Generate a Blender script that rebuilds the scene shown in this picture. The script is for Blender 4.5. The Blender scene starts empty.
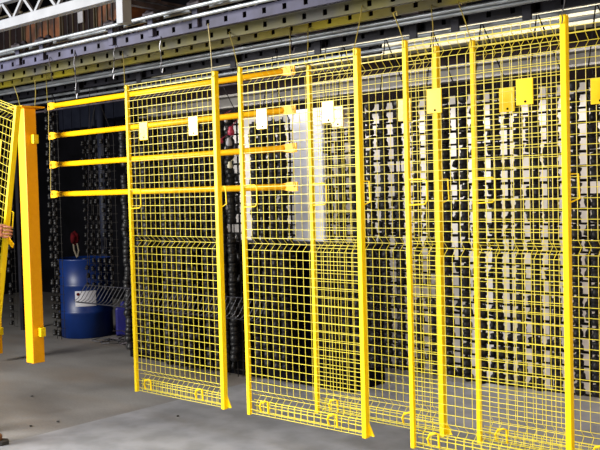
import bpy, bmesh, math, random
from mathutils import Vector, Matrix
random.seed(7)
SC = bpy.context.scene
COL = SC.collection
# World axes: X runs along the conveyor (towards the camera side), Y away from the camera, Z up, floor at z = 0.
F_PX, PITCH, ROLL, YAW, CZ = 863.0, 0.0376, -0.0263, 0.7093, 1.55
CAMP = Vector((0.0, -3.725, CZ))
_f = Vector((-math.sin(YAW), math.cos(YAW), 0)); _r = Vector((math.cos(YAW), math.sin(YAW), 0)); _u = Vector((0, 0, 1))
FW = _f*math.cos(PITCH) - _u*math.sin(PITCH)
UP0 = _u*math.cos(PITCH) + _f*math.sin(PITCH)
RT = _r*math.cos(ROLL) + UP0*math.sin(ROLL)
UP = -_r*math.sin(ROLL) + UP0*math.cos(ROLL)
# ---------------------------------------------------------------- camera
cam = bpy.data.cameras.new('camera'); cam.sensor_width = 36; cam.lens = F_PX/600*36; cam.clip_end = 100
co = bpy.data.objects.new('camera', cam); COL.objects.link(co)
M3 = Matrix((RT, UP, -FW)).transposed()
co.matrix_world = Matrix.Translation(CAMP) @ M3.to_4x4()
SC.camera = co
# ---------------------------------------------------------------- world, light, exposure
w = bpy.data.worlds.new('world'); SC.world = w; w.use_nodes = True
w.node_tree.nodes['Background'].inputs[0].default_value = (0.85, 0.9, 1.0, 1)
w.node_tree.nodes['Background'].inputs[1].default_value = 0.08
def area(name, loc, target, sx, sy, power, col):
    l = bpy.data.lights.new(name, 'AREA'); l.shape = 'RECTANGLE'; l.size = sx; l.size_y = sy; l.energy = power; l.color = col
    o = bpy.data.objects.new(name, l); COL.objects.link(o); o.location = loc
    o.rotation_euler = (Vector(target)-Vector(loc)).to_track_quat('-Z', 'Y').to_euler(); return o
area('doorway_daylight', (-8.0, -4.9, 2.5), (-3.0, 0.4, 1.0), 2.6, 2.2, 1050, (1.0, 0.98, 0.93))
area('warm_side_fill', (4.2, -4.2, 3.0), (-3.0, 0.3, 1.2), 3.0, 2.0, 380, (1.0, 0.70, 0.42))  # added fill from the right, no visible source; warms the shaded post sides
bl = area('booth_lamp', (-3.7, 1.45, 3.3), (-3.7, 2.3, 1.7), 4.8, 0.3, 52, (1.0, 0.96, 0.92))
bl.data.spread = math.radians(110)
sk = area('overhead_floor_fill', (-3.2, -2.9, 4.8), (-3.2, -2.5, 0.0), 3.6, 1.6, 170, (0.95, 0.97, 1.0)); sk.data.spread = math.radians(95)  # unseen light added overhead to brighten the foreground floor
SC.view_settings.view_transform = 'Standard'; SC.view_settings.look = 'None'
SC.view_settings.exposure = 0.1; SC.view_settings.gamma = 1.0; SC.view_settings.use_curve_mapping = False

# ---------------------------------------------------------------- helpers
def ray(u, v):
    return FW*F_PX + RT*(u-300) - UP*(v-225)
def at_p(u, v, p):          # point of the place seen at (u, v) on the vertical plane y = p
    d = ray(u, v); t = (p-CAMP.y)/d.y; return CAMP + d*t
def at_z(u, v, z):
    d = ray(u, v); t = (z-CAMP.z)/d.z; return CAMP + d*t
def mat(name, col, rough=0.5, metal=0.0, noise=None, scale=8.0, bump=0.0, spec=0.5, coat=0.0, detail=4.0):
    m = bpy.data.materials.new(name); m.use_nodes = True; nt = m.node_tree; b = nt.nodes['Principled BSDF']
    b.inputs['Base Color'].default_value = (*col, 1); b.inputs['Roughness'].default_value = rough
    b.inputs['Metallic'].default_value = metal; b.inputs['Specular IOR Level'].default_value = spec
    b.inputs['Coat Weight'].default_value = coat; b.inputs['Coat Roughness'].default_value = 0.15
    tc = nt.nodes.new('ShaderNodeTexCoord'); n = nt.nodes.new('ShaderNodeTexNoise')
    n.inputs['Scale'].default_value = scale; n.inputs['Detail'].default_value = detail
    nt.links.new(tc.outputs['Object'], n.inputs['Vector'])
    if noise:
        r = nt.nodes.new('ShaderNodeValToRGB'); r.color_ramp.elements[0].position = 0.38; r.color_ramp.elements[1].position = 0.62
        r.color_ramp.elements[0].color = (*noise, 1); r.color_ramp.elements[1].color = (*col, 1)
        nt.links.new(n.outputs['Fac'], r.inputs['Fac']); nt.links.new(r.outputs['Color'], b.inputs['Base Color'])
    if bump:
        bp = nt.nodes.new('ShaderNodeBump'); bp.inputs['Strength'].default_value = bump; bp.inputs['Distance'].default_value = 0.01
        nt.links.new(n.outputs['Fac'], bp.inputs['Height']); nt.links.new(bp.outputs['Normal'], b.inputs['Normal'])
    return m
M = dict(
    yellow=mat('yellow_powder_coat', (0.90, 0.66, 0.0), 0.45, noise=(0.88, 0.63, 0.0), scale=30, spec=0.3),
    amber=mat('amber_powder_coat', (0.90, 0.43, 0.0), 0.45, noise=(0.87, 0.40, 0.0), scale=30, spec=0.3),
    rail=mat('rail_yellow_coat', (0.93, 0.50, 0.0), 0.45, noise=(0.88, 0.46, 0.0), scale=20, spec=0.25),
    wire=mat('yellow_wire_coat', (0.70, 0.60, 0.05), 0.4, noise=(0.66, 0.56, 0.04), scale=30, spec=0.5),
    plate=mat('plate_yellow_coat', (0.95, 0.68, 0.01), 0.3, noise=(0.93, 0.58, 0.006), scale=12, spec=0.5),
    bar=mat('blue_grey_track_steel', (0.050, 0.050, 0.092), 0.55, 0.1, noise=(0.030, 0.029, 0.052), scale=5, spec=0.2),
    barm=mat('yellow_mottled_track_steel', (0.060, 0.058, 0.05), 0.55, 0.1, noise=(0.105, 0.093, 0.015), scale=2.2, spec=0.25),  # grey mixed at random with dull yellow
    bary=mat('yellow_grey_track_steel', (0.30, 0.25, 0.002), 0.55, 0.05, noise=(0.085, 0.08, 0.05), scale=1.4, spec=0.25),  # yellow base broken up by random grey blotches
    bardark=mat('dark_track_steel', (0.018, 0.018, 0.026), 0.45, 0.3, noise=(0.010, 0.010, 0.013), scale=6, spec=0.2),
    hole=mat('slot_shadow_black', (0.006, 0.006, 0.007), 0.9, spec=0.02),
    tube=mat('bright_tube_steel', (0.34, 0.37, 0.41), 0.38, 0.6, noise=(0.20, 0.22, 0.24), scale=4),
    girder=mat('white_painted_girder', (0.19, 0.20, 0.23), 0.5, noise=(0.15, 0.16, 0.185), scale=5),
    clamp=mat('brown_black_grease_steel', (0.055, 0.045, 0.055), 0.5, 0.4, noise=(0.02, 0.016, 0.02), scale=12, spec=0.2),
    black=mat('glossy_black_plastic', (0.004, 0.004, 0.005), 0.42, noise=(0.012, 0.012, 0.013), scale=20, spec=0.16),
    rod=mat('black_rack_rod', (0.006, 0.0055, 0.006), 0.5, noise=(0.010, 0.008, 0.007), scale=20, spec=0.1),
    wall=mat('off_white_booth_wall', (0.56, 0.53, 0.51), 0.55, noise=(0.50, 0.47, 0.45), scale=1.3),
    bluewall=mat('bluish_white_column_paint', (0.52, 0.53, 0.60), 0.5, noise=(0.46, 0.47, 0.53), scale=2),
    cream=mat('cream_beam_paint', (0.52, 0.49, 0.36), 0.5, noise=(0.38, 0.35, 0.23), scale=4),
    grey=mat('grey_beam_paint', (0.20, 0.19, 0.175), 0.5, noise=(0.13, 0.12, 0.11), scale=5),
    recess=mat('dark_brown_recess_panel', (0.016, 0.010, 0.010), 0.7, noise=(0.010, 0.007, 0.008), scale=4, spec=0.06),
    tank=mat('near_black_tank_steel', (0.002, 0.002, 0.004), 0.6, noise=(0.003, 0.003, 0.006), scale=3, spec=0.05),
    skirt=mat('off_white_skirting', (0.36, 0.35, 0.33), 0.6, noise=(0.2, 0.19, 0.18), scale=6),
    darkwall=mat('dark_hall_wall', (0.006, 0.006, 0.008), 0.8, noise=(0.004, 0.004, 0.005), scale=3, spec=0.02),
    drum=mat('blue_drum_paint', (0.002, 0.014, 0.085), 0.4, noise=(0.0015, 0.011, 0.065), scale=6, spec=0.25),
    violet=mat('violet_blue_plastic', (0.010, 0.010, 0.09), 0.35, noise=(0.008, 0.008, 0.07), scale=6, spec=0.15),
    paper=mat('off_white_paper', (0.30, 0.30, 0.33), 0.7, noise=(0.26, 0.26, 0.29), scale=10),
    red=mat('dark_red_cloth', (0.05, 0.002, 0.004), 0.9, noise=(0.03, 0.002, 0.003), scale=16, spec=0.05),
    pink=mat('crimson_paint', (0.35, 0.015, 0.05), 0.5, noise=(0.28, 0.01, 0.04), scale=16),
    bluegrey=mat('blue_grey_pipe_paint', (0.016, 0.019, 0.032), 0.5, noise=(0.012, 0.014, 0.025), scale=6, spec=0.1),
    steelwire=mat('galvanised_wire', (0.13, 0.13, 0.145), 0.35, 0.6, noise=(0.09, 0.09, 0.1), scale=20),
    olive=mat('powder_coated_hook_wire', (0.36, 0.29, 0.05), 0.5, noise=(0.25, 0.2, 0.05), scale=20),
    brown=mat('rusty_brown_wood', (0.15, 0.05, 0.016), 0.8, noise=(0.02, 0.010, 0.008), scale=5),
    khaki=mat('khaki_pipe_lagging', (0.10, 0.085, 0.055), 0.8, noise=(0.06, 0.05, 0.035), scale=6),
    skin=mat('skin', (0.55, 0.24, 0.15), 0.5, noise=(0.50, 0.20, 0.12), scale=9),
    cloth=mat('navy_work_cloth', (0.008, 0.009, 0.016), 0.9, noise=(0.012, 0.013, 0.022), scale=30, bump=0.3, spec=0.05),
    leather=mat('tan_boot_leather', (0.22, 0.10, 0.03), 0.6, noise=(0.15, 0.06, 0.02), scale=14),
    rubber=mat('black_rubber', (0.010, 0.009, 0.009), 0.7, noise=(0.015, 0.013, 0.012), scale=20),
    hair=mat('dark_brown_hair', (0.015, 0.009, 0.006), 0.7, noise=(0.02, 0.012, 0.008), scale=40),
    eye=mat('eye_white', (0.6, 0.6, 0.58), 0.3),
)
def V(*a): return Vector(a)
class MB:
    """collects shapes into one mesh object"""
    def __init__(s): s.bm = bmesh.new()
    def box(s, lo, hi, bev=0.0):
        lo = Vector(lo); hi = Vector(hi); vs = []
        b2 = bmesh.new(); bmesh.ops.create_cube(b2, size=1)
        for v in b2.verts: v.co = Vector(((lo[i]+hi[i])/2 + v.co[i]*(hi[i]-lo[i]) for i in range(3)))
        if bev: bmesh.ops.bevel(b2, geom=b2.edges[:], offset=bev, segments=2, affect='EDGES', profile=0.5)
        s.merge(b2); return s
    def merge(s, b2):
        me = bpy.data.meshes.new('tmp'); b2.to_mesh(me); b2.free(); s.bm.from_mesh(me); bpy.data.meshes.remove(me)
    def tube(s, pts, r, n=6, caps=True, rs=None):
        pts = [Vector(p) for p in pts]; rings = []
        ref = None
        for i, p in enumerate(pts):
            t = (pts[min(i+1, len(pts)-1)] - pts[max(i-1, 0)]).normalized()
            if ref is None:
                ref = Vector((0, 0, 1)) if abs(t.z) < 0.9 else Vector((0, 1, 0))
            a = t.cross(ref).normalized(); b = a.cross(t).normalized(); ref = b
            rr = rs[i] if rs else r
            rings.append([s.bm.verts.new(p + (a*math.cos(2*math.pi*(k+.5)/n) + b*math.sin(2*math.pi*(k+.5)/n))*rr) for k in range(n)])
        for i in range(len(rings)-1):
            for k in range(n):
                s.bm.faces.new((rings[i][k], rings[i][(k+1) % n], rings[i+1][(k+1) % n], rings[i+1][k]))
        if caps:
            s.bm.faces.new(rings[0][::-1]); s.bm.faces.new(rings[-1])
        return s
    def lathe(s, prof, n=16, c=(0, 0, 0), axis='z'):
        rings = []
        for r, h in prof:
            ring = []
            for k in range(n):
                a = 2*math.pi*k/n; q = (r*math.cos(a), r*math.sin(a), h)
                if axis == 'y': q = (q[0], q[2], q[1])
                if axis == 'x': q = (q[2], q[0], q[1])
                ring.append(s.bm.verts.new(Vector(q)+Vector(c)))
            rings.append(ring)
        for i in range(len(rings)-1):
            for k in range(n): s.bm.faces.new((rings[i][k], rings[i][(k+1) % n], rings[i+1][(k+1) % n], rings[i+1][k]))
        s.bm.faces.new(rings[0][::-1]); s.bm.faces.new(rings[-1]); return s
    def beam(s, a, b, w, h):      # rectangular bar from a to b, w along Y-ish, h vertical-ish
        a = Vector(a); b = Vector(b); t = (b-a).normalized(); side = Vector((0, 1, 0))
        up = t.cross(side).normalized(); side = up.cross(t).normalized()
        vs = [s.bm.verts.new(q + side*(w/2*i) + up*(h/2*j)) for q in (a, b) for i, j in ((-1, -1), (1, -1), (1, 1), (-1, 1))]
        for f in ((0, 1, 2, 3), (7, 6, 5, 4), (0, 4, 5, 1), (1, 5, 6, 2), (2, 6, 7, 3), (3, 7, 4, 0)): s.bm.faces.new([vs[i] for i in f])
        return s
    def build(s, name, m, parent=None, smooth=False, loc=None, recenter=False):
        bmesh.ops.recalc_face_normals(s.bm, faces=s.bm.faces[:])
        off = None
        if recenter:
            xs = [v.co for v in s.bm.verts]
            off = Vector(((min(v.x for v in xs)+max(v.x for v in xs))/2, (min(v.y for v in xs)+max(v.y for v in xs))/2, min(v.z for v in xs)))
            for v in s.bm.verts: v.co -= off
        me = bpy.data.meshes.new(name); s.bm.to_mesh(me); s.bm.free()
        if smooth:
            for p in me.polygons: p.use_smooth = True
        me.materials.append(M[m] if isinstance(m, str) else m)
        o = bpy.data.objects.new(name, me); COL.objects.link(o)
        if parent: o.parent = parent
        if loc is not None: o.location = loc
        elif off is not None: o.location = off
        return o
def tag(o, label, cat, group=None, kind=None):
    if label: o['label'] = label
    if cat: o['category'] = cat
    if group: o['group'] = group
    if kind: o['kind'] = kind
    return o
def thing(name, label, cat, loc=(0, 0, 0), rot=(0, 0, 0), group=None):
    o = bpy.data.objects.new(name, None); COL.objects.link(o); o.location = loc; o.rotation_euler = rot; o.empty_display_size = 0.1
    return tag(o, label, cat, group)
def link_copy(o, parent, loc=None):
    c = o.copy(); COL.objects.link(c); c.parent = parent
    if loc is not None: c.location = loc
    return c
def structure(mb, name, m):
    o = mb.build(name, m); o['kind'] = 'structure'; return o

# ================================================================ setting
def floor_mat():
    m = bpy.data.materials.new('worn_concrete'); m.use_nodes = True; nt = m.node_tree; N = nt.nodes; L = nt.links; b = N['Principled BSDF']
    tc = N.new('ShaderNodeTexCoord')
    def noise(sc, det=5, stretch=None):
        n = N.new('ShaderNodeTexNoise'); n.inputs['Scale'].default_value = sc; n.inputs['Detail'].default_value = det
        if stretch:
            mp = N.new('ShaderNodeMapping'); mp.inputs['Scale'].default_value = stretch; L.new(tc.outputs['Object'], mp.inputs['Vector']); L.new(mp.outputs['Vector'], n.inputs['Vector'])
        else: L.new(tc.outputs['Object'], n.inputs['Vector'])
        return n
    def ramp(src, p0, c0, p1, c1):
        r = N.new('ShaderNodeValToRGB'); r.color_ramp.elements[0].position = p0; r.color_ramp.elements[1].position = p1
        r.color_ramp.elements[0].color = (*c0, 1); r.color_ramp.elements[1].color = (*c1, 1); L.new(src, r.inputs['Fac']); return r
    base = ramp(noise(0.9, 6, (1, 1.8, 1)).outputs['Fac'], 0.35, (0.10, 0.093, 0.088), 0.65, (0.168, 0.162, 0.156))
    brown = ramp(noise(0.55, 3, (1, 2.2, 1)).outputs['Fac'], 0.48, (0, 0, 0), 0.66, (1, 1, 1))
    mx = N.new('ShaderNodeMix'); mx.data_type = 'RGBA'; mx.inputs[7].default_value = (0.145, 0.113, 0.085, 1)
    ml = N.new('ShaderNodeMath'); ml.operation = 'MULTIPLY'; ml.inputs[1].default_value = 0.55
    L.new(brown.outputs['Color'], ml.inputs[0]); L.new(ml.outputs[0], mx.inputs[0]); L.new(base.outputs['Color'], mx.inputs[6])
    fine = ramp(noise(60, 4).outputs['Fac'], 0.3, (0.86, 0.86, 0.86), 0.7, (1.08, 1.08, 1.08))
    mu = N.new('ShaderNodeMix'); mu.data_type = 'RGBA'; mu.blend_type = 'MULTIPLY'; mu.inputs[0].default_value = 1
    L.new(mx.outputs[2], mu.inputs[6]); L.new(fine.outputs['Color'], mu.inputs[7]); L.new(mu.outputs[2], b.inputs['Base Color'])
    b.inputs['Roughness'].default_value = 0.62
    bp = N.new('ShaderNodeBump'); bp.inputs['Strength'].default_value = 0.15; L.new(noise(25, 6).outputs['Fac'], bp.inputs['Height']); L.new(bp.outputs['Normal'], b.inputs['Normal'])
    return m
M['concrete'] = floor_mat()
M['newconcrete'] = mat('paler_smooth_concrete', (0.215, 0.215, 0.228), 0.6, noise=(0.16, 0.16, 0.168), scale=5, bump=0.1, detail=8)
structure(MB().box((-13, -9, -0.12), (6, 7, 0.0)), 'floor', 'concrete')
# paler slab in the foreground: its edge runs through two points of the floor
e0 = at_z(-40, 455, 0); e1 = at_z(160, 405, 0); ed = (e1-e0).normalized()
a = e0 - ed*2.5; b = e0 + ed*6.0; nrm = Vector((ed.y, -ed.x, 0))
if nrm.y > 0: nrm = -nrm
mb = MB()
vs = [mb.bm.verts.new(q) for q in (a+V(0, 0, .004), b+V(0, 0, .004), b+nrm*4+V(0, 0, .004), a+nrm*4+V(0, 0, .004))]
vs2 = [mb.bm.verts.new(q) for q in (a-V(0, 0, .02), b-V(0, 0, .02), b+nrm*4-V(0, 0, .02), a+nrm*4-V(0, 0, .02))]
mb.bm.faces.new(vs); mb.bm.faces.new(vs2[::-1])
for k in range(4): mb.bm.faces.new((vs[k], vs[(k+1) % 4], vs2[(k+1) % 4], vs2[k]))
structure(mb, 'trim_1', 'newconcrete')
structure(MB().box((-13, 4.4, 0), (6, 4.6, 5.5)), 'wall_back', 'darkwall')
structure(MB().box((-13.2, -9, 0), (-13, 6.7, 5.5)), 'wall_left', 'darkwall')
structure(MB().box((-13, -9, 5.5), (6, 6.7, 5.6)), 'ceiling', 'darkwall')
# booth wall on the right, parallel with the conveyor
WP = 2.28
xw = at_p(232, 150, WP).x
xw0 = at_p(214, 150, WP).x
structure(MB().box((xw0, WP, 0.0), (3.5, WP+0.12, 2.28)), 'wall_right', 'wall')
structure(MB().box((xw0, WP-0.02, 0.0), (3.5, WP+0.0, 0.07)), 'baseboard_right', 'skirt')

# beams and recesses above the booth wall
xb0 = at_p(150, 110, WP).x
tag(MB().box((xb0, WP-0.05, 2.282), (3.5, WP-0.001, 2.374)).build('fascia_panel', 'recess', recenter=True), 'dark brown fascia strip directly above the off-white booth wall', 'panel')
tag(MB().box((xb0, WP-0.16, 2.375), (3.5, WP-0.02, 2.39)).box((xb0, WP-0.04, 2.39), (3.5, WP-0.02, 2.48)).box((xb0, WP-0.16, 2.48), (3.5, WP-0.02, 2.50)).build('channel_beam', 'grey', recenter=True), 'grey steel channel beam running along above the booth wall', 'beam')
tag(MB().box((xb0-0.3, WP-0.02, 2.50), (3.5, WP+0.1, 2.655)).build('recess_panel', 'recess', recenter=True), 'dark recessed panel between the grey beam and the cream beam', 'panel')
tag(MB().box((xb0+0.2, WP-0.14, 2.655), (3.5, WP+0.02, 2.80), 0.008).box((xb0+0.2, WP-0.155, 2.72), (3.5, WP-0.14, 2.735)).build('box_beam', 'cream', recenter=True), 'cream painted box beam, topmost of the beams over the booth wall', 'beam')
# pale column where the booth wall begins
c0 = at_p(292, 150, 2.05).x; c1 = at_p(326, 150, 2.05).x
tag(MB().box((c0, 2.0, 0), (c1, 2.24, 2.27), 0.01).box((c0-0.03, 1.98, 0), (c1+0.03, 2.26, 0.05)).build('wall_column', 'bluewall', recenter=True), 'plain bluish white square column against the booth wall, left of the black racks', 'column')

# long low tank under the conveyor on the left half
t1 = at_p(352, 300, 1.5).x; t0 = at_p(128, 300, 1.5).x
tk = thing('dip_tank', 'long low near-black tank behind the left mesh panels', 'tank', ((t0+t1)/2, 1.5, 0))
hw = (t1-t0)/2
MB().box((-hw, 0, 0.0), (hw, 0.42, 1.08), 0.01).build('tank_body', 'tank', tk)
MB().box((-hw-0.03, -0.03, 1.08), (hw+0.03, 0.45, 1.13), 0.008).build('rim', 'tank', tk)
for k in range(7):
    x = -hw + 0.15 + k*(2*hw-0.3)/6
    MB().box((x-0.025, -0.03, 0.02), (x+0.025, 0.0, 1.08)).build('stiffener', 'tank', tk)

# ================================================================ overhead conveyor
XL, XR = -9.5, 3.0
def slotted_bar(name, u, v, p, m, label, h=0.072, pitch=0.155, slot=(0.030, 0.034), x0=XL, x1=XR, off=0.0):
    c = at_p(u, v, p); z = c.z
    rt = thing(name, label, 'track bar', (c.x, p, z-h/2))
    # front web built as a real punched strip: two flanges and the bridges between the slots
    mb = MB(); X0 = x0-c.x; X1 = x1-c.x; w2 = slot[0]/2; s0 = h/2-slot[1]/2; s1 = h/2+slot[1]/2
    mb.box((X0, -0.003, 0), (X1, 0.003, s0)); mb.box((X0, -0.003, s1), (X1, 0.003, h))
    n0 = math.ceil((X0+0.05-off)/pitch); n1 = math.floor((X1-0.05-off)/pitch); prev = X0
    for k in range(n0, n1+1):
        xc = k*pitch+off; mb.box((prev, -0.003, s0), (xc-w2, 0.003, s1)); prev = xc+w2
    mb.box((prev, -0.003, s0), (X1, 0.003, s1))
    mb.box((X0, 0.003, h-0.004), (X1, 0.03, h)); mb.box((X0, 0.003, 0), (X1, 0.03, 0.004))
    mb.build('slotted_web', m, rt)
    MB().box((X0, 0.026, 0.004), (X1, 0.03, h-0.004)).build('back_web', 'hole', rt)
    return rt
slotted_bar('conveyor_bar', 208, 22.5, -0.03, 'bar', 'blue-grey slotted steel track bar, front of the overhead track bars', pitch=0.157)
slotted_bar('conveyor_bar', 229, 31.5, 0.19, 'barm', 'grey slotted track bar mottled with yellow, second row of the overhead bars', pitch=0.157)
slotted_bar('conveyor_bar', 207, 44.5, 0.49, 'bary', 'yellow-mottled slotted track bar, third row of the overhead bars', pitch=0.157)
slotted_bar('conveyor_bar', 293, 48, 1.03, 'bardark', 'dark slotted track bar at the rear, carrying the black racks', pitch=0.157)
slotted_bar('conveyor_bar', 208, 75, 1.40, 'bardark', 'dark slotted track bar low at the very back, seen above the first mesh panel', x0=-9.5, x1=-3.6)
def rail_tube(u, v, p, r, label, x0=XL, x1=XR, m='tube', name='guide_tube'):
    c = at_p(u, v, p)
    mb = MB(); mb.tube([(x0, p, c.z), ((x0+x1)/2, p, c.z), (x1, p, c.z)], r, 12)
    o = mb.build(name, m, smooth=False, recenter=True); return tag(o, label, 'steel tube')
def xat(u, p): return at_p(u, 60, p).x
rail_tube(60, 38, -0.12, 0.012, 'bright steel guide tube above the front track bar, upper of the pair')
rail_tube(60, 46.5, -0.09, 0.012, 'bright steel guide tube above the front track bar, lower of the pair')
rail_tube(60, 41, 0.10, 0.012, 'thin bright steel rod just behind the upper front guide tube')
rail_tube(300, 38, 0.85, 0.014, 'pale steel guide tube just above the rear dark track bar')
rail_tube(300, 55.5, 1.16, 0.013, 'bright steel guide tube just below the rear dark track bar')
rail_tube(580, 19, 1.30, 0.012, 'lowest bright steel tube behind the tops of the mesh panels')
rail_tube(400, 24, 0.70, 0.012, 'thin steel rod between the third and the rear track bars')
rail_tube(150, 96, 0.8, 0.008, 'thin dark rod across the gap above the left mesh panel', x1=-3.4, m='clamp')
# trolleys: bracket with two wheels riding on the front tube pair
zb = at_p(208, 22.5, -0.03).z
zt1 = at_p(60, 38, -0.12).z; zt2 = at_p(60, 46.5, -0.09).z
def make_trolley():
    rt = thing('conveyor_trolley', 'greasy', 'trolley')
    mb = MB(); mb.box((-0.028, -0.012, -0.02), (0.022, 0.0, zt1-zb+0.03), 0.004); mb.build('hanger_plate', 'bar', rt)
    mb = MB(); mb.box((-0.06, -0.03, zt1-zb+0.005), (0.06, 0.06, zt1-zb+0.05), 0.01); mb.build('yoke', 'clamp', rt)
    for s in (-1, 1):
        mb = MB(); mb.lathe([(0.012, -0.014), (0.036, -0.012), (0.04, -0.004), (0.04, 0.004), (0.036, 0.012), (0.012, 0.014)], 14, (s*0.05, 0.02, zt1-zb+0.035), 'y'); mb.build('wheel', 'clamp', rt, True)
    mb = MB(); mb.tube([(-0.05, 0.09, zt2-zb+0.02), (0, 0.07, zt2-zb+0.05), (0.06, 0.09, zt2-zb+0.01)], 0.012, 8); mb.build('chain_link', 'clamp', rt)
    return rt
TL = ['greasy trolley bracket at the far left end of the front guide tubes', 'greasy trolley bracket left of the white girder end plate', 'greasy trolley bracket right above the first mesh panel', 'greasy trolley bracket near the top middle of the front track', 'greasy trolley bracket farthest right on the front track']
tr0 = make_trolley()
for i, (u, lab) in enumerate(zip((18, 42, 112, 152, 197), ['dark greasy trolley farthest left on the front guide tubes', 'dark greasy trolley over the yellow square post', 'dark greasy trolley below the end plate of the white girder', 'dark greasy trolley on the front tubes above the first mesh panel', 'dark greasy trolley above the gap between first and second mesh panel'])):
    if i == 0: r_ = tr0
    else:
        r_ = tr0.copy(); COL.objects.link(r_)
        for ch in tr0.children: link_copy(ch, r_)
    r_.location = (at_p(u, 40, -0.045).x, -0.045, zb); r_['label'] = lab; r_['group'] = 'trolleys of the front track'
# chain segments along the rear track
zr = at_p(300, 38, 0.85).z; zrb = at_p(293, 48, 1.03).z
def rear_trolley():
    rt = thing('rear_trolley', 'x', 'trolley')
    MB().box((-0.03, 0.0, -0.10), (0.03, 0.012, 0.10), 0.004).build('hanger_plate', 'bardark', rt)
    MB().box((-0.07, -0.03, 0.04), (0.07, 0.03, 0.09), 0.01).build('yoke', 'clamp', rt)
    return rt
rt0 = rear_trolley()
for i, (u, lab) in enumerate(((75, 'dark'), (137, 'dark'), (232, 'dark'), (317, 'dark'), (413, 'dark'), (455, 'dark'), (527, 'dark'))):
    names = ['over the left dark corner', 'over the left half of the first mesh panel', 'over the gap beside the first mesh panel', 'above the third mesh panel post', 'above the tall middle post', 'upper right, left of centre of the rear track', 'farthest right in the frame']
    if i == 0: r_ = rt0
    else:
        r_ = rt0.copy(); COL.objects.link(r_)
        for ch in rt0.children: link_copy(ch, r_)
    r_.location = (at_p(u, 40, 0.98).x, 0.98, (zr+zrb)/2+0.01); r_['label'] = 'dark trolley bracket of the rear track, ' + names[i]; r_['group'] = 'trolleys of the rear track'

# zigzag braces of the tracks
def zigzag(x0, x1, y, z0, z1, step, r, m, lab):
    pts = []; x = x0; k = 0
    while x <= x1: pts.append(V(x, y, z0 if k % 2 else z1)); x += step; k += 1
    tag(MB().tube(pts, r, 6).build('zigzag_brace', m, recenter=True), lab, 'brace')
zigzag(-7.5, 1.5, 0.86, zrb+0.0, at_p(300, 38, 0.85).z-0.026, 0.09, 0.007, 'tube', 'pale zigzag bracing rod under the upper guide tube of the rear track')
zigzag(-8.5, 1.0, 0.03, zb+0.045, zt1+0.0, 0.11, 0.006, 'clamp', 'dark zigzag bracing rod between the two front guide tubes')

# white lattice girder, top left
gp = -0.35
g0 = at_p(0, 26.5, gp); zg = g0.z; gx1 = at_p(121, 10, gp).x
gr = thing('lattice_girder', 'white painted steel lattice girder across the top left corner', 'girder', (gx1, gp, zg))
L0 = XL-gx1
MB().box((L0, -0.03, -0.033), (0, 0.03, 0.033), 0.004).build('bottom_chord', 'girder', gr)
MB().box((L0, -0.03, 0.15), (0, 0.03, 0.205), 0.004).build('top_chord', 'girder', gr)
k = 0; x = 0.0
while x > L0+0.1:
    z0, z1 = (0.03, 0.152) if k % 2 else (0.152, 0.03)
    MB().beam((x-0.005, 0, z0), (x-0.125, 0, z1), 0.020, 0.020).build('web_bar', 'girder', gr); x -= 0.135; k += 1
    if k > 95: break
MB().box((-0.005, -0.035, -0.19), (0.06, 0.035, 0.25), 0.004).build('end_plate', 'girder', gr)
gb = at_p(150, 12, 0.1)
tag(MB().box((gx1-0.02, -0.3, zg-0.06), (gx1+0.02, 1.6, zg-0.03)).box((gx1-0.02, -0.3, zg-0.02), (gx1+0.02, 1.6, zg+0.0)).build('cross_strut', 'clamp', recenter=True), 'dark cross strut reaching back from the end of the white girder', 'strut')
# stored brown crates behind the girder, standing on a high rack
def crate(u0, u1, v0, v1, p, lab, m='brown'):
    a = at_p(u0, v1, p); a.z = at_p(22, 50, p).z; b_ = at_p(u1, v0, p)
    rt = thing('slatted_crate', lab, 'crate', (a.x, p, a.z), group='slatted crates on the high shelf')
    W = b_.x-a.x; Hh = 0.42+0.03*(u0 % 3)
    MB().box((0.01, 0.02, 0.0), (W-0.01, 0.45, Hh*0.9), 0.004).build('load', m, rt)
    for k in range(7):
        x = k*(W-0.02)/6+0.01
        MB().box((x-0.004, 0.0, 0), (x+0.004, 0.016, Hh)).build('slat', 'steelwire' if k % 2 else 'khaki', rt)
    MB().box((0, 0, Hh-0.02), (W, 0.018, Hh)).box((0, 0, 0), (W, 0.018, 0.02)).build('rail', 'khaki', rt)
    return a
ca = crate(-14, 22, 30, 52, 1.9, 'dark slatted crate on the high shelf, farthest left', 'recess'); crate(24, 60, 23, 46, 1.9, 'brown slatted crate on the high shelf, second from left'); crate(62, 94, 12, 38, 1.9, 'dark slatted crate on the high shelf, third from left with a pale tag', 'recess'); crate(96, 128, 4, 31, 1.9, 'brown slatted crate on the high shelf, farthest right')
mb = MB()
tz = at_p(22, 50, 1.9).z-0.10
MB_sh = MB().box((XL, 1.85, tz+0.05), (at_p(132, 30, 1.9).x, 2.45, tz+0.10))
tag(MB_sh.build('high_shelf', 'recess', recenter=True), 'dark high shelf board under the brown crates', 'shelf')
for sx_, lab_ in ((XL+0.3, 'dark shelf upright farthest left under the high shelf'), (at_p(128, 30, 1.9).x, 'dark shelf upright at the right end of the high shelf')):
    tag(MB().box((sx_-0.03, 1.86, 0), (sx_+0.03, 1.92, tz+0.05)).build('shelf_upright', 'bardark', recenter=True), lab_, 'upright')
tg = at_p(116/1.5, 17, 1.86); tag(MB().box((tg.x-0.03, 1.884, tg.z-0.06), (tg.x+0.06, 1.8995, tg.z+0.06), 0.003).build('hanging_tag', 'paper', recenter=True), 'pale paper tag hanging on a dark crate behind the girder', 'tag')
tag(MB().tube([(XL, 2.0, tz), (-6, 2.0, tz), (at_p(132, 30, 1.9).x, 2.0, tz)], 0.05, 12).build('lagged_pipe', 'khaki', recenter=True), 'dull khaki lagged pipe below the brown crates', 'pipe')

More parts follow.
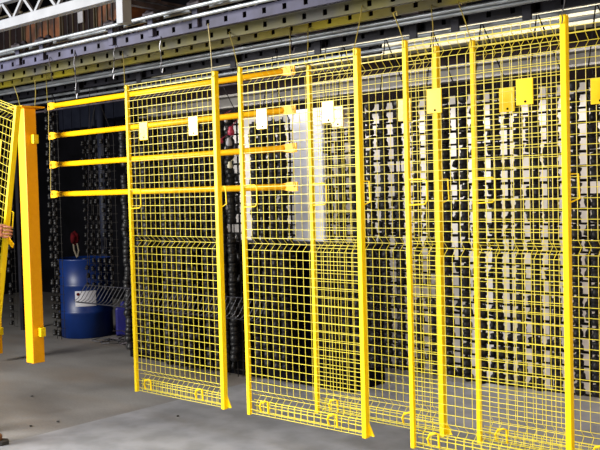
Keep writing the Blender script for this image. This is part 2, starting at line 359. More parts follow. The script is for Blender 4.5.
# ================================================================ mesh fence panels
PH, PW, ZB = 2.10, 0.85, 0.211
CELL = 0.05
def mesh_panel(label, x, p, zt=None, rot=(0, 0, 0), group='yellow mesh panels hanging from the conveyor', zb=ZB, H=PH, PW=0.85, plate_at=0.215):
    rt = thing('mesh_panel', label, 'fence panel', (x, p, zb), rot, group)
    pw = 0.024
    rw = 0.029
    MB().box((0, -0.012, 0), (pw, 0.012, H), 0.003).build('post', 'yellow', rt)
    mb = MB().box((PW-rw, -0.012, 0), (PW, 0.024, H), 0.003); mb.build('post', 'yellow', rt)
    # wire grid with pressed V folds
    folds = [0.12, H*0.495, H-0.075]
    zs = []; fz = 0.036
    def yoff(z):
        for f in folds:
            if abs(z-f) < fz: return 0.040*(1-abs(z-f)/fz)
        return 0.0
    ys = sorted(set([0.01, H-0.005] + [f+q for f in folds for q in (-fz, 0, fz)]))
    mb = MB(); x0 = pw; x1 = PW-rw
    nx = int((x1-x0)/CELL)
    for i in range(1, nx+1):
        xx = x0 + i*(x1-x0)/(nx+1)
        mb.tube([(xx, yoff(z), z) for z in ys], 0.0016, 5, caps=False)
    hz = [0.012, 0.035]
    edges = [0.035]
    segs = [(0.035, folds[0]-fz), (folds[0]-fz, folds[0]), (folds[0], folds[0]+fz), (folds[0]+fz, folds[1]-fz), (folds[1]-fz, folds[1]), (folds[1], folds[1]+fz), (folds[1]+fz, folds[2]-fz), (folds[2]-fz, folds[2]), (folds[2], folds[2]+fz), (folds[2]+fz, H-0.006)]
    for a_, b_ in segs:
        n = max(1, round((b_-a_)/CELL))
        for k in range(1, n+1): hz.append(a_+(b_-a_)*k/n)
    for z in hz:
        y = yoff(z) - 0.0044
        mb.tube([(x0-0.012, y, z), ((x0+x1)/2, y, z), (x1+0.012, y, z)], 0.0018, 5, caps=False)
    for z, y in ((0.016, 0.030), (0.052, 0.034), (0.085, 0.036), (H-0.03, 0.030)):
        mb.tube([(x0-0.004, y, z), ((x0+x1)/2, y, z), (x1+0.004, y, z)], 0.0030, 5, caps=False)
    for i in range(0, nx+1, 1):
        xx = x0 + (i+0.5)*(x1-x0)/(nx+1)
        mb.tube([(xx, 0.033, 0.012), (xx, 0.037, 0.088)], 0.0020, 4, caps=False)
    mb.build('wire_grid', 'wire', rt)
    for fx in (plate_at, 0.77):
        pl = MB().box((fx*PW-0.042, -0.016, H-0.385), (fx*PW+0.042, -0.010, H-0.265), 0.002).build('lock_plate', 'plate', rt)
        MB().lathe([(0.0055, -0.018), (0.0055, -0.0155)], 10, (fx*PW+0.004, 0, H-0.37), 'y').build('pin_hole', 'hole', pl)
    for s in (0.16, 0.74):
        mb = MB(); xx = s*PW; mb.tube([(xx-0.028, -0.006, 0.035), (xx-0.03, -0.016, 0.065), (xx-0.012, -0.022, 0.095), (xx+0.02, -0.020, 0.105), (xx+0.032, -0.012, 0.10), (xx+0.032, -0.008, 0.03)], 0.006, 8); mb.build('bottom_hook', 'yellow', rt)
    mb = MB(); z0 = H*0.60
    mb.tube([(pw-0.004, -0.006, z0+0.13), (0.115, -0.008, z0+0.13), (0.13, -0.008, z0+0.12), (0.13, -0.008, z0+0.02), (0.115, -0.008, z0+0.004), (pw-0.004, -0.006, z0)], 0.0042, 8); mb.build('latch_loop', 'yellow', rt)
    mb = MB(); mb.tube([(PW-0.01, 0.02, z0+0.13), (PW+0.035, 0.02, z0+0.13), (PW+0.04, 0.02, z0+0.02), (PW-0.01, 0.02, z0)], 0.0042, 8); mb.build('latch_loop', 'yellow', rt)
    mb = MB(); v = [mb.bm.verts.new(q) for q in ((PW-0.004, 0.012, 0.09), (PW-0.004, 0.012, 0.01), (PW+0.035, 0.012, 0.012), (PW-0.004, 0.02, 0.09), (PW-0.004, 0.02, 0.01), (PW+0.035, 0.02, 0.012))]
    mb.bm.faces.new(v[:3]); mb.bm.faces.new(v[3:][::-1])
    for k in range(3): mb.bm.faces.new((v[k], v[(k+1) % 3], v[(k+1) % 3+3], v[k+3]))
    mb.build('corner_gusset', 'yellow', rt)
    return rt
PAN = {}
PAN['A'] = mesh_panel('yellow wire mesh panel farthest from the camera, beside the gap of bare rails', -4.727, 0.0, PW=0.88)
PAN['B'] = mesh_panel('yellow mesh panel second from the left in front, ending at the tall middle post', -3.651, 0.0, PW=0.895)
PAN['C'] = mesh_panel('yellow mesh panel in the rear row just right of the ends of the four rails', -3.338, 0.268, PW=0.905, plate_at=0.255)
PAN['D'] = mesh_panel('yellow mesh panel in the front row at right, complete panel nearest the camera', -2.473, 0.0, PW=0.87)
PAN['E'] = mesh_panel('yellow mesh panel in the rear row cut off by the right edge of the photo', -2.236, 0.268, PW=0.88, plate_at=0.235)
PAN['G'] = None
# hooks: wires from each top corner to the slotted bars
def hook(pt, u, v, p, lab, m='olive', r=0.0030):
    q = at_p(u, v, p); pt = Vector(pt)
    mb = MB(); mid = (pt+q)/2 + V(0.004, 0, 0)
    mb.tube([pt+V(0.0, 0, -0.04), pt+V(0.01, -0.014, -0.02), pt, mid, q, q+V(0.008, 0.02, 0.012), q+V(0.012, 0.02, -0.014)], r, 6)
    return tag(mb.build('hook_wire', m, recenter=True), lab, 'hook wire', 'hook wires holding the mesh panels')
ZT = ZB+PH
def tp(n, s, dy=0): r = PAN[n].location; PW = dict(A=.88, B=.895, C=.905, D=.87, E=.88)[n]; return (r.x+(0.012 if s == 0 else PW-0.015), r.y-0.016+dy, ZT)
hook(tp('A', 0), 122.5, 51, 0.19, 'bent hook wire above the left post of the farthest mesh panel')
hook(tp('A', 1), 208, 24, -0.035, 'taut hook wire above the right post of the farthest mesh panel')
hook(tp('B', 0), 229, 32, 0.185, 'slanting hook wire above the left post of the second front mesh panel')
hook(tp('B', 1), 362, 6, 0.185, 'slanting hook wire above the tall middle post')
hook(tp('D', 0), 393, 13, 0.185, 'slanting hook wire above the left post of the nearest whole mesh panel')
hook(tp('D', 1), 565, -4, -0.035, 'grey hook wire above the rightmost tall post', 'steelwire')
hook(tp('C', 0), 308, 27, 0.485, 'hook wire on the left corner of the rear mesh panel by the rail ends')
hook(tp('C', 1), 431, 5, 0.485, 'upright hook wire on the right corner of the rear mesh panel in the middle')
hook(tp('E', 0), 458, 2, 0.485, 'slanting hook wire on the rear panel at the right')

# ================================================================ the four bare rails
RP = 0.30
rends = [(50, 105, 297, 70.5), (51, 135.5, 297, 110.5), (51, 164.5, 297, 149), (51, 193.5, 293, 187.5)]
xr0 = at_p(49.5, 150, RP).x; xr1 = at_p(296, 120, RP).x
zrs = [at_p(170, v, RP).z for v in (88.5, 123, 156.5, 190.5)]
RL = ['topmost of the four round yellow rails hung one below another', 'second from top of the four round yellow rails', 'third from top of the four round yellow rails', 'lowest of the four round yellow rails']
for i, z in enumerate(zrs):
    rt = thing('round_rail', RL[i], 'rail', (xr0, RP, z), group='round yellow rails in a ladder')
    L_ = xr1-xr0
    MB().tube([(0.10, 0, 0), (L_/2, 0, 0), (L_-0.10, 0, 0)], 0.020, 14).build('tube', 'rail', rt, True)
    for s in (0, 1):
        mb = MB(); sx = 1 if s == 0 else -1; o_ = 0 if s == 0 else L_
        pts = [(o_+sx*0.14, 0.019, 0.019), (o_+sx*0.09, 0.008, 0.034), (o_+sx*0.05, 0.006, 0.041), (o_+sx*0.0, 0.006, 0.041)]
        rings = []
        for x_, hy, hz_ in pts:
            rings.append([mb.bm.verts.new((x_, hy*math.cos(a_), hz_*math.sin(a_))) for a_ in [math.pi/4+k*math.pi/2 + (0.3 if k % 2 else -0.3)*0 for k in range(4)]])
        for a_ in range(3):
            for k in range(4): mb.bm.faces.new((rings[a_][k], rings[a_][(k+1) % 4], rings[a_+1][(k+1) % 4], rings[a_+1][k]))
        mb.bm.faces.new(rings[0]); mb.bm.faces.new(rings[-1][::-1])
        fl = mb.build('flattened_end', 'rail', rt)
        MB().lathe([(0.007, -0.006), (0.007, -0.0045)], 10, (o_+sx*0.022, 0, 0), 'y').build('bolt_hole', 'hole', fl)
for xx, u0, v0, lab in ((xr0+0.02, 46, 77, 'thin wire through the left ends of the four yellow rails'), (xr1-0.02, 290, 29, 'thin wire through the right ends of the four yellow rails')):
    q = at_p(u0, v0, 0.485)
    mb = MB(); pts = [q+V(0, 0, 0.02)]
    for i, z in enumerate(zrs):
        pts += [V(xx-0.006, RP-0.012, z+0.03), V(xx+0.004, RP-0.014, z), V(xx+0.004, RP-0.010, z-0.03)]
    pts = [Vector(p_) for p_ in pts][:-1]
    mb.tube(pts, 0.003, 6); tag(mb.build('hanging_wire', 'olive', recenter=True), lab, 'wire')
# loose hook wires hanging from the bars with nothing on them
def loose(u0, v0, p, u1, v1, m, lab, r=0.003):
    a = at_p(u0, v0, p); b_ = at_p(u1, v1, p); mb = MB(); n = 7
    pts = [a + (b_-a)*(k/n) + V(0.012*math.sin(k*1.9), 0.008*math.cos(k*2.3), 0) for k in range(n+1)]
    pts += [pts[-1]+V(0.02, -0.01, -0.01), pts[-1]+V(0.03, -0.01, 0.02)]
    mb.tube(pts, r, 6); tag(mb.build('loose_wire', m, recenter=True), lab, 'wire', 'empty wires hanging from the track')
loose(74, 50, -0.04, 76.5, 97, 'steelwire', 'loose pale wire hanging between the yellow post and the first mesh panel', 0.0045)
loose(115, 42, -0.04, 113, 78, 'steelwire', 'loose pale wire hanging just left of the first mesh panel')
loose(160, 36, -0.04, 161.5, 72, 'steelwire', 'loose pale wire above the middle of the first mesh panel')
loose(49, 57, -0.045, 52, 80, 'clamp', 'short dark wire above the left end of the top rail')
loose(276, 50, 1.026, 279, 103, 'clamp', 'long dark wire behind the second front mesh panel')
loose(325, 42, 1.0, 325.5, 98, 'clamp', 'dark wire behind the mesh left of the tall middle post')
loose(290, 30, 0.485, 292, 52, 'clamp', 'short dark wire above the right end of the top rail')

# ================================================================ square posts at the left
def square_post(x, p, z0, z1, wd, lab, plate=True, tabs=(), side_tabs=()):
    rt = thing('square_post', lab, 'post', (x, p, z0), group='yellow square posts')
    H = z1-z0
    MB().box((-wd, 0, 0), (0, wd, H), 0.006).build('shaft', 'amber', rt)
    if plate:
        MB().box((-wd-0.05, -0.05, H), (0.05, wd+0.05, H+0.012), 0.002).build('end_plate', 'amber', rt)
    for z in tabs:
        MB().box((-0.002, wd*0.45, z-0.035), (0.045, wd*0.45+0.045, z+0.035), 0.003).build('tab', 'yellow', rt)
    return rt
pb = at_p(26.5, 362, -0.0); pt_ = at_p(26.5, 107, 0.0)
post = square_post(at_p(33.5, 360, 0).x, 0.0, at_p(33.5, 364, 0).z, at_p(28, 107, 0).z, 0.104, 'thick square yellow post with a flat end plate hanging left of the rails', True, (0.245, 1.76))
zp = post.location.z + (at_p(28, 107, 0).z-post.location.z)+0.012
px_ = post.location.x
for (x_, y_, u, v, lab) in ((px_-0.10, 0.03, 14, 86, 'left hook wire above the square yellow post'), (px_-0.02, 0.11, 35, 80, 'right hook wire above the square yellow post')):
    q = at_p(u, v, 0.19); mb = MB(); mb.tube([(x_, y_, zp+0.003), (x_*0.5+q.x*0.5+0.01, y_*0.5+q.y*0.5, (zp+q.z)/2), q], 0.003, 6)
    tag(mb.build('hook_wire', 'olive', recenter=True), lab, 'hook wire', 'hook wires holding the square post')
square_post(at_p(-7, 350, 0.55).x, 0.55, at_p(3.5, 357, 0.55).z, at_p(3.5, 112, 0.55).z, 0.104, 'square yellow post mostly cut off by the left edge of the photo', False, (0.22,))

sp2 = [o for o in bpy.data.objects if o.name.startswith('square_post') and o.parent is None][-1]
q = V(sp2.location.x-0.05, 0.60, at_p(3.5, 112, 0.55).z); q2 = V(q.x+0.02, 0.50, at_p(207, 44.5, 0.49).z-0.03)
tag(MB().tube([q-V(0, 0, 0.01), (q+q2)/2, q2], 0.003, 6).build('hook_wire', 'olive', recenter=True), 'hook wire above the cut-off square post at the left edge', 'hook wire')

# tilted mesh panel carried at the left edge
tpn = mesh_panel('yellow mesh panel tilted out of line at the left edge, held by the hand', 0, 0, group=None)
tr_ = at_p(18, 106, -0.62)      # top right corner
ang = math.radians(15.5)
import mathutils
tpn.rotation_euler = (0, ang, math.radians(-4))
Rm = mathutils.Euler(tpn.rotation_euler).to_matrix()
tpn.location = tr_ - Rm @ Vector((PW, 0, PH))
TPL = tpn.location.copy()

# ================================================================ racks of black parts
# black part: a small lathed knob with collar, disc and stub, shared by every rack
def knob_mesh():
    mb = MB()
    mb.lathe([(0.006, -0.033), (0.022, -0.032), (0.026, -0.027), (0.027, -0.006), (0.022, 0.000), (0.021, 0.008), (0.025, 0.013), (0.025, 0.026), (0.010, 0.028), (0.008, 0.038)], 12)
    o = mb.build('coated_knob', 'black', smooth=True); me = o.data; bpy.data.objects.remove(o); return me
def disc_mesh():
    mb = MB(); mb.lathe([(0.008, -0.014), (0.030, -0.012), (0.034, -0.004), (0.033, 0.005), (0.022, 0.012), (0.008, 0.015)], 14, (0, 0, 0), 'y')
    mb.tube([(0, 0, 0.03), (0, 0, 0.06), (0, 0, 0.09)], 0.003, 6); mb.tube([(-0.03, 0, 0), (0, 0, 0.04), (0.03, 0, 0)], 0.004, 6)
    o = mb.build('top_disc', 'black', smooth=True); me = o.data; bpy.data.objects.remove(o); return me
def small_mesh():
    mb = MB(); mb.lathe([(0.004, -0.018), (0.011, -0.016), (0.012, 0.0), (0.008, 0.008), (0.010, 0.016), (0.004, 0.018)], 10)
    o = mb.build('coated_pin', 'black', smooth=True); me = o.data; bpy.data.objects.remove(o); return me
KN, DI, SM = knob_mesh(), disc_mesh(), small_mesh()
def child(me, name, parent, loc, rot=(0, 0, 0), sc=1):
    o = bpy.data.objects.new(name, me); COL.objects.link(o); o.parent = parent; o.location = loc; o.rotation_euler = rot; o.scale = (sc,)*3; return o
RPIT = 0.082
def rack(x, p, ztop, zbot, ncol, lab, cp=0.115, top=True, every=1, zhang=None, second=True, sc=1.0):
    """hanging rack: uprights, cross rods, one knob per crossing"""
    rt = thing('hanging_rack', lab, 'rack of parts', (x, p, zbot), group='racks hung with black coated parts')
    H = ztop-zbot; n = int(H/RPIT)
    zh = (zhang or zrb)-zbot-0.045
    mb = MB()
    for c in range(ncol):
        xx = c*cp
        mb.tube([(xx+cp*0.52, 0.03, 0.02), (xx+cp*0.52, 0.03, H)], 0.0080 if sc >= 1 else 0.003, 6)
        mb.tube([(xx, 0.015, 0.0), (xx, 0.015, H+0.02)], 0.004, 6)
    mb.tube([(cp*0.52, 0.03, H), (cp*(ncol-1)/2, 0.03, zh)], 0.004, 6); mb.tube([(cp*(ncol-0.48), 0.03, H), (cp*(ncol-1)/2+0.01, 0.03, zh)], 0.004, 6)
    for k in range(n):
        z = H-0.05-k*RPIT
        mb.tube([(-0.02, 0.030, z-0.042), (cp*(ncol-0.2), 0.030, z-0.042)], (0.0065 if k % 2 else 0.0085) if sc >= 1 else 0.0022, 6)
    mb.build('rod_frame', 'rod', rt)
    for c in range(ncol):
        for k in range(n):
            z = H-0.05-k*RPIT
            if z < 0.03: continue
            if k == 0 and top: child(DI, 'top_disc', rt, (c*cp+random.uniform(-.006, .006), -0.01, z), (0, random.uniform(-.3, .3), random.uniform(-.4, .4)), sc); continue
            if random.random() < 0.03: continue
            child(KN, 'coated_knob', rt, (c*cp+random.uniform(-.006, .006), -0.01+random.uniform(-.008, .008), z+random.uniform(-.005, .005)), (random.uniform(-.2, .2), random.uniform(-.2, .2), random.random()*6), sc*random.uniform(1.10, 1.2))
            if second and random.random() < 0.4: child(SM, 'coated_pin', rt, (c*cp+cp*0.5, 0.012, z+random.uniform(-.01, .01)), (random.uniform(-.4, .4), random.uniform(-.4, .4), 0), 1.7)
    return rt
RKP = 1.03
RZT = at_p(385, 106, RKP).z+0.05; RZB = at_p(400, 371, RKP).z
cp = 0.112
xs0 = at_p(329, 110, RKP).x
place = ['leftmost of the black-part racks before the off-white wall, beside the pale column', 'black-part rack seen just right of the tall middle post', 'black-part rack in front of the white wall behind the paired middle posts', 'black-part rack seen through the nearest mesh panel, left part', 'black-part rack seen through the overlapping right mesh panels', 'black-part rack beside the rightmost tall post', 'black-part rack at the right edge of the photo']
x = xs0; i = 0
while i < 7:
    rack(x, RKP+random.uniform(-.015, .015), RZT+random.uniform(-.01, .01), RZB, 3, place[i], cp); x += cp*3+0.022; i += 1
xend = x
# second file of racks, farther left: behind mesh panels one and two
left_specs = [
    (256, 122, 372, 4, 'black-part rack behind the second front mesh panel, left of the pale column'),
    (207, 116, 372, 4, 'black-part rack seen in the gap between the first two mesh panels'),
    (166, 124, 366, 4, 'black-part rack behind the right half of the farthest mesh panel'),
    (126, 130, 350, 4, 'black-part rack behind the left half of the farthest mesh panel'),
]
zlow = at_p(208, 75, 1.40).z
for u, v0, v1, n, lab in left_specs:
    rack(at_p(u, 200, 1.36).x, 1.36, at_p(u, v0, 1.36).z, at_p(u, v1, 1.36).z, n, lab, 0.10, top=False, zhang=zlow, sc=1.3)
rack(at_p(86, 200, 1.38).x, 1.38, at_p(86, 138, 1.38).z, at_p(86, 288, 1.38).z, 5, 'dim rack of small black parts left of the first mesh panel', 0.095, top=False, second=False, sc=0.6, zhang=zlow)
rack(at_p(51, 200, 1.02).x, 1.02, at_p(51, 105, 1.02).z, at_p(51, 338, 1.02).z, 2, 'narrow tall rack of black parts close to the left ends of the rails', 0.07, top=False, second=False, sc=0.7)
rack(at_p(8, 200, 1.3).x, 1.3, at_p(8, 105, 1.3).z, at_p(8, 325, 1.3).z, 1, 'single string of black parts just left of the square yellow post', 0.08, top=False, second=False, sc=0.7, zhang=zlow)
# horizontal wire grate slung under the dim racks
ga = at_p(76, 301, 0.80); gb_ = at_p(252, 301, 0.80); gz = ga.z
gt = thing('wire_grate', 'horizontal grate of thin steel rods slung behind the first mesh panel', 'grate', (ga.x, 0.80, gz))
GL = at_p(262, 323, 0.80).x-ga.x; GD = 0.11; GR = 0.135
mb = MB(); n = int(GL/0.052)
for k in range(n+1):
    mb.tube([(k*0.052, -0.02, 0.0), (k*0.052, 0.02, 0.02), (k*0.052, GD, GR)], 0.0032, 5)
mb.build('rods', 'steelwire', gt)
MB().tube([(0, 0, -0.008), (GL, 0, -0.008)], 0.006, 6).tube([(0, GD, GR), (GL, GD, GR)], 0.004, 6).build('edge_rods', 'bardark', gt)
for xx in (0.02, GL/2, GL-0.02):
    MB().tube([(xx, GD, GR), (xx, 0.215, zrb-gz-0.04)], 0.003, 5).build('suspension_rod', 'bardark', gt)

# ================================================================ things on the floor at the left
dp = at_z(80, 336, 0)
dr = thing('steel_drum', 'blue steel drum with white label in the dark corner', 'drum', (dp.x, dp.y+0.1, 0))
R_ = 0.29
prof = [(R_*0.9, 0.0), (R_, 0.004), (R_, 0.27), (R_+0.012, 0.285), (R_, 0.30), (R_, 0.57), (R_+0.012, 0.585), (R_, 0.60), (R_, 0.855), (R_+0.01, 0.865), (R_+0.008, 0.88), (R_-0.012, 0.88), (R_-0.016, 0.865), (0.02, 0.863)]
MB().lathe(prof, 40).build('drum_body', 'drum', dr, True)
MB().lathe([(0.03, 0.863), (0.03, 0.878), (0.02, 0.88)], 16, (0.14, -0.1, 0)).build('bung', 'steelwire', dr)
# label on the side that faces the camera
mb = MB(); aw = math.atan2(CAMP.y-dr.location.y, CAMP.x-dr.location.x)-0.05
lab_mats = []
seg = 10; a0 = aw-0.36; a1 = aw+0.42
g = [[mb.bm.verts.new(((R_+rr)*math.cos(a0+(a1-a0)*k/seg), (R_+rr)*math.sin(a0+(a1-a0)*k/seg), z)) for k in range(seg+1)] for z in (0.36, 0.53) for rr in (0.002, 0.004)]
for k in range(seg):
    mb.bm.faces.new((g[1][k], g[1][k+1], g[3][k+1], g[3][k])); mb.bm.faces.new((g[0][k], g[2][k], g[2][k+1], g[0][k+1]))
    mb.bm.faces.new((g[2][k], g[3][k], g[3][k+1], g[2][k+1])); mb.bm.faces.new((g[0][k], g[0][k+1], g[1][k+1], g[1][k]))
lb = mb.build('paper_label', 'paper', dr)
aa = aw-0.24
mb = MB()
cx, cy = (R_+0.006)*math.cos(aa), (R_+0.006)*math.sin(aa)
tx, ty = -math.sin(aa), math.cos(aa)
vs = [mb.bm.verts.new((cx+tx*0.018*math.cos(q), cy+ty*0.018*math.cos(q), 0.495+0.018*math.sin(q))) for q in [k*math.pi/6 for k in range(12)]]
mb.bm.faces.new(vs); mb.build('dark_stamp', 'red', lb)
# red cloth with twisted wire above drum
q = at_p(75, 238, dr.location.y-0.05)
mb = MB()
b2 = bmesh.new(); bmesh.ops.create_icosphere(b2, subdivisions=3, radius=0.07)
rr = random.Random(3)
for v in b2.verts:
    f = 1+0.22*math.sin(v.co.x*60)*math.cos(v.co.z*45)+0.12*math.sin(v.co.y*80)
    v.co = Vector((v.co.x*f*0.75, v.co.y*f*0.7, v.co.z*f*1.0))
mb.merge(b2)
rag = mb.build('red_rag', 'red', smooth=True); rag.location = q; tag(rag, 'dark red rag hanging above the blue drum', 'rag')
pp = thing('vertical_pipe', 'dim blue-grey upright pipe behind the blue drum', 'pipe', (q.x-0.05, dr.location.y+0.4, 0))
MB().tube([(0, 0, 0), (0, 0, 1.5), (0, 0, tz+0.045)], 0.05, 14).build('pipe_run', 'bluegrey', pp, True)
MB().lathe([(0.07, 1.9), (0.07, 1.94)], 14).build('collar', 'bluegrey', pp)
mb = MB(); mb.tube([(q.x-0.03, q.y, q.z-0.06), (q.x-0.02, q.y, q.z-0.14), (q.x+0.03, q.y, q.z-0.22)], 0.012, 8)
mb.tube([(q.x+0.04, q.y, q.z-0.06), (q.x+0.05, q.y+.01, q.z-0.14), (q.x+0.04, q.y, dr.location.z+0.89)], 0.010, 8)
tag(mb.build('rope_end', 'khaki', recenter=True), 'frayed khaki rope ends hanging under the red rag', 'rope')
k0 = at_z(124, 336, 0)
cn = thing('plastic_canister', 'violet-blue canister with small white label left of the first mesh panel foot', 'canister', (k0.x, k0.y+0.1, 0), (0, 0, YAW))
MB().box((-0.15, -0.12, 0), (0.15, 0.12, 0.33), 0.03).lathe([(0.04, 0.33), (0.04, 0.37), (0.03, 0.38)], 14, (-0.07, 0, 0)).build('canister_body', 'violet', cn, False)
MB().tube([(-0.03, 0, 0.33), (0.0, 0, 0.385), (0.09, 0, 0.385), (0.12, 0, 0.33)], 0.012, 8).build('handle', 'violet', cn)
MB().box((0.03, -0.125, 0.08), (0.11, -0.121, 0.25)).build('paper_label', 'paper', cn)
rr = random.Random(5)
for k, (u, v, m, lab) in enumerate(((101, 341, 'steelwire', 'bent scrap of shiny metal on the floor, nearest the blue drum'), (110, 343, 'steelwire', 'flat curl of shiny scrap on the dark floor between drum and first mesh panel'), (119, 342, 'clamp', 'dark scrap of wire mesh on the floor'), (128, 346, 'clamp', 'dark coiled scrap at the foot of the first mesh panel'))):
    c = at_z(u, v, 0); mb = MB()
    pts = [V(c.x+0.12*math.cos(t*0.9+k)*(0.5+0.08*t), c.y+0.10*math.sin(t*0.9+k), 0.008+0.012*(t % 2)+(0.03*t if m == 'clamp' else 0)*0.4) for t in range(9)]
    mb.tube(pts, 0.006, 6); tag(mb.build('metal_scrap', m, recenter=True), lab, 'scrap', 'metal scraps on the floor')
for k, (u, v) in enumerate(((58, 422.5), (31, 427), (178, 417), (32, 397))):
    c = at_z(u, v, 0.0); mb = MB(); b2 = bmesh.new(); bmesh.ops.create_icosphere(b2, subdivisions=1, radius=0.012)
    for vv in b2.verts: vv.co = Vector((c.x+vv.co.x*rr.uniform(.7, 1.2), c.y+vv.co.y*rr.uniform(.7, 1.2), 0.008+vv.co.z*0.5))
    mb.merge(b2); tag(mb.build('stone_chip', 'rubber', recenter=True), ['small dark chip on the pale floor, bottom left', 'small dark chip on the brownish floor near the left edge', 'small dark chip on the floor in front of the first mesh panel', 'tiny dark chip on the floor below the square yellow post'][k], 'chip')
# clutter glimpsed in the gap between panels: crimson and white fittings on the rear rack
for k, (u, v, m, lab, r) in enumerate(((231, 131, 'pink', 'crimson fitting in the gap between the first two panels', 0.026), (222, 118, 'pink', 'small crimson fitting high in the gap between panels', 0.016), (221, 141, 'pink', 'crimson fitting beside the first panel right post', 0.015), (229, 142, 'paper', 'white round fitting below the crimson one', 0.024), (230, 165, 'cream', 'cream fitting between the third and second rail', 0.020), (226, 120, 'paper', 'small white fitting in the top of the gap', 0.014))):
    c = at_p(u, v, 1.0); mb = MB(); mb.lathe([(r*0.4, -r*1.3), (r, -r), (r*1.05, 0), (r*0.7, r*0.6), (r*0.8, r), (r*0.3, r*1.4)], 12, c); mb.tube([c+V(0, 0, r), c+V(0, 0.06, r*3), c+V(0, 0.10, r*4)], 0.003, 5)
    tag(mb.build('pipe_fitting', m, smooth=True, recenter=True), lab, 'fitting')
# far back: dim masonry pier on the left
for k, (u0, u1, v0, v1, lab) in enumerate(((34, 68, 104, 130, 'dim grey duct high on the far dark wall, left'), (70, 121, 98, 120, 'dim grey duct high on the far dark wall, right'))):
    a = at_p(u0+25, v1, 4.0); b_ = at_p(u1+25, v0, 4.0); mb = MB()
    mb.box((a.x, 4.0, a.z), (b_.x, 4.38, a.z+0.42), 0.01)
    for t in range(4): xx = a.x+(b_.x-a.x)*(t+.5)/4; mb.box((xx-0.015, 3.985, a.z-0.01), (xx+0.015, 4.385, a.z+0.43))
    tag(mb.build('air_duct', 'bluegrey', recenter=True), lab, 'duct')

# ================================================================ person just outside the left edge
hand_t = at_p(8, 232, -0.66)
def limb_skin(name, verts, edges, radii, m, parent=None, sub=2):
    me = bpy.data.meshes.new(name); me.from_pydata([tuple(v) for v in verts], edges, []); o = bpy.data.objects.new(name, me); COL.objects.link(o)
    md = o.modifiers.new('skin', 'SKIN'); md.use_smooth_shade = True
    lay = me.skin_vertices[0].data
    for i, r in enumerate(radii): lay[i].radius = (r, r) if not isinstance(r, tuple) else r
    lay[0].use_root = True
    ss = o.modifiers.new('sub', 'SUBSURF'); ss.levels = sub; ss.render_levels = sub
    me.materials.append(M[m])
    if parent: o.parent = parent
    return o
toe = at_z(6, 445, 0)
# local frame of the person: fd = facing (towards +x, a little back), sd = their left
yaw = YAW-0.12; fd = V(math.cos(yaw), math.sin(yaw), 0); sd = V(-math.sin(yaw), math.cos(yaw), 0)
base = toe - fd*0.27 + sd*0.10; base.z = 0
base = Vector((toe.x, toe.y, 0)) - fd*0.405 + sd*0.11
pr = thing('person', 'person in dark work clothes and tan boots gripping the tilted panel at the left edge', 'person', base)
HL = hand_t - base
def lp(f, s, z): return fd*f + sd*s + V(0, 0, z)
hip, chest, neck, head = lp(0, 0, 0.95), lp(0.02, 0, 1.30), lp(0.03, 0, 1.50), lp(0.06, 0, 1.63)
wrist = HL - (fd*0.09) + V(0, 0, 0.0)
shR = lp(0.02, -0.19, 1.43); elb = (shR+wrist)/2 + V(0, 0, -0.14) + sd*-0.06
wristL = lp(0.12, 0.27, 0.92); shL = lp(0.02, 0.19, 1.43); elbL = lp(-0.03, 0.27, 1.15)
# body: one continuous skinned figure
verts = [hip, lp(0, 0, 1.12), chest, lp(0.02, 0, 1.43), neck, head, lp(0.06, 0, 1.74),
         shR, elb, wrist, shL, elbL, wristL,
         lp(0, -0.10, 0.88), lp(0.12, -0.11, 0.50), lp(0.19, -0.11, 0.10), lp(0, 0.10, 0.88), lp(-0.03, 0.13, 0.50), lp(-0.12, 0.14, 0.10)]
edges = [(0, 1), (1, 2), (2, 3), (3, 4), (4, 5), (5, 6), (3, 7), (7, 8), (8, 9), (3, 10), (10, 11), (11, 12), (0, 13), (13, 14), (14, 15), (0, 16), (16, 17), (17, 18)]
radii = [0.085, 0.10, 0.115, 0.09, 0.055, 0.085, 0.075, 0.05, 0.036, 0.028, 0.05, 0.036, 0.028, 0.075, 0.055, 0.040, 0.075, 0.055, 0.040]
body = limb_skin('body', verts, edges, radii, 'skin', pr)
# clothes as slightly larger skins over the body
jk = limb_skin('jacket', [hip+V(0, 0, -0.17), hip+V(0, 0, 0.03), lp(0, 0, 1.14), chest, lp(0.02, 0, 1.43), lp(0.03, 0, 1.475), shR, elb, wrist-(wrist-elb)*0.12, shL, elbL, wristL-(wristL-elbL)*0.1],
               [(0, 1), (1, 2), (2, 3), (3, 4), (4, 5), (4, 6), (6, 7), (7, 8), (4, 9), (9, 10), (10, 11)], [0.19, 0.20, 0.175, 0.185, 0.155, 0.08, 0.092, 0.062, 0.044, 0.092, 0.062, 0.044], 'cloth', pr)
limb_skin('trousers', [lp(0, 0, 0.97), lp(0, -0.10, 0.86), lp(0.12, -0.11, 0.50), lp(0.19, -0.11, 0.11), lp(0, 0.10, 0.86), lp(-0.03, 0.13, 0.50), lp(-0.12, 0.14, 0.11)],
          [(0, 1), (1, 2), (2, 3), (0, 4), (4, 5), (5, 6)], [0.185, 0.125, 0.082, 0.07, 0.125, 0.082, 0.07], 'cloth', pr)
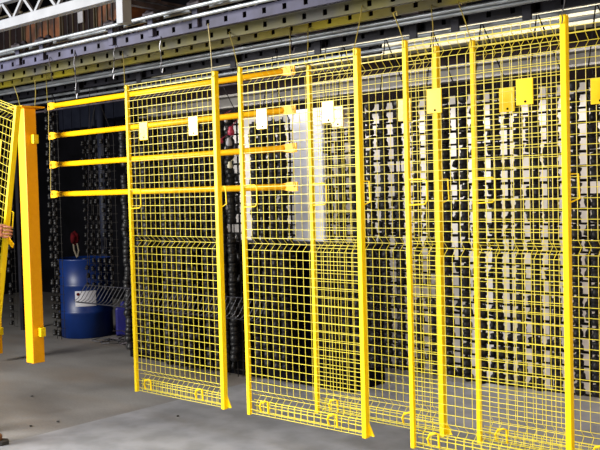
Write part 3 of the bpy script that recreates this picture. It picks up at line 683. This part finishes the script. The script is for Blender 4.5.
def boot(s, f0):
    c = lp(f0, s, 0)
    o = limb_skin('boot', [c+V(0, 0, 0.19), c+V(0, 0, 0.07)+fd*-0.01, c+fd*0.10+V(0, 0, 0.052), c+fd*0.19+V(0, 0, 0.040)], [(0, 1), (1, 2), (2, 3)], [0.055, 0.055, 0.048, 0.036], 'leather', pr)
    mb = MB(); ol = [(-0.075, -0.035), (-0.06, -0.042), (0.05, -0.040), (0.14, -0.052), (0.21, -0.040), (0.235, 0), (0.21, 0.040), (0.14, 0.052), (0.05, 0.040), (-0.06, 0.042), (-0.075, 0.035)]
    lo = [mb.bm.verts.new(c+fd*a_+sd*b_) for a_, b_ in ol]; hi = [mb.bm.verts.new(c+fd*a_+sd*b_+V(0, 0, 0.03)) for a_, b_ in ol]
    mb.bm.faces.new(lo[::-1]); mb.bm.faces.new(hi)
    for k in range(len(ol)): mb.bm.faces.new((lo[k], lo[(k+1) % len(ol)], hi[(k+1) % len(ol)], hi[k]))
    mb.build('boot_sole', 'rubber', o)
boot(-0.11, 0.19); boot(0.14, -0.12)
# hands: palm and five separate curled fingers
def hand(w, fwd, curl, side, name):
    fwd = fwd.normalized(); curl = curl - fwd*curl.dot(fwd); curl.normalize(); ac = fwd.cross(curl)*side
    vs = [w-fwd*0.02, w+fwd*0.03, w+fwd*0.06]; ed = [(0, 1), (1, 2)]; ra = [0.026, (0.034, 0.020), (0.038, 0.020)]
    o = limb_skin('palm', [w-fwd*0.03, w+fwd*0.02, w+fwd*0.045, w+fwd*0.02+ac*0.024, w+fwd*0.045+ac*0.026, w+fwd*0.02-ac*0.022, w+fwd*0.045-ac*0.026], [(0, 1), (1, 2), (1, 3), (3, 4), (1, 5), (5, 6)], [0.025, 0.020, 0.018, 0.017, 0.016, 0.017, 0.016], 'skin', pr, 1)
    for k, (off, ln) in enumerate(((0.033, 0.036), (0.011, 0.040), (-0.011, 0.038), (-0.032, 0.030))):
        b0 = w+fwd*0.04+ac*off
        p1 = b0+fwd*(0.030)+curl*0.004; p2 = p1+fwd*ln*0.45+curl*ln*0.75; p3 = p2-fwd*ln*0.25+curl*ln*0.75; p4 = p3-fwd*ln*0.5+curl*ln*0.2
        limb_skin('finger', [b0, p1, p2, p3, p4], [(0, 1), (1, 2), (2, 3), (3, 4)], [0.0095, 0.0095, 0.0085, 0.008, 0.007], 'skin', pr, 1)
    b0 = w+fwd*0.0+ac*0.030
    limb_skin('thumb', [b0, b0+ac*0.018+fwd*0.028+curl*0.012, b0+ac*0.012+fwd*0.05+curl*0.034, b0+ac*0.0+fwd*0.06+curl*0.055], [(0, 1), (1, 2), (2, 3)], [0.012, 0.0115, 0.010, 0.008], 'skin', pr, 1)
hand(wrist+fd*0.01, fd+V(0, 0, 0.0), V(0, 1, 0)*0.9+V(0, 0, -0.1), 1, 'r')
hand(wristL, V(0.15, 0.05, -1), -sd, 1, 'l')
# face and hair
hc = lp(0.06, 0, 1.68)
def blob(name, c, rx, m, par, sc=(1, 1, 1), sub=2):
    mb = MB(); b2 = bmesh.new(); bmesh.ops.create_icosphere(b2, subdivisions=sub, radius=rx)
    for v in b2.verts: v.co = fd*(v.co.x*sc[0]) + sd*(v.co.y*sc[1]) + V(0, 0, v.co.z*sc[2]) + c
    mb.merge(b2); return mb.build(name, m, par, True)
for s in (-1, 1):
    blob('eye', hc+fd*0.083+sd*s*0.031+V(0, 0, 0.0), 0.013, 'eye', pr)
    blob('ear', hc+sd*s*0.088+fd*-0.005+V(0, 0, -0.01), 0.03, 'skin', pr, (0.6, 0.3, 1.0))
blob('nose', hc+fd*0.095+V(0, 0, -0.03), 0.018, 'skin', pr, (1, 0.8, 1.4))
blob('mouth', hc+fd*0.083+V(0, 0, -0.068), 0.022, 'red', pr, (0.4, 1.0, 0.25))
blob('hair', hc+fd*-0.02+V(0, 0, 0.045), 0.102, 'hair', pr, (1.0, 0.93, 0.85), 3)
# orange strip dangling under the hand
s0 = hand_t+V(0.0, 0.0, -0.045); s1 = at_p(13, 246, -0.68)
mb = MB(); mb.beam(s0, s1, 0.008, 0.030); tag(mb.build('flat_strip', 'rail', recenter=True), 'short flat orange-yellow strip held below the hand at left', 'strip')
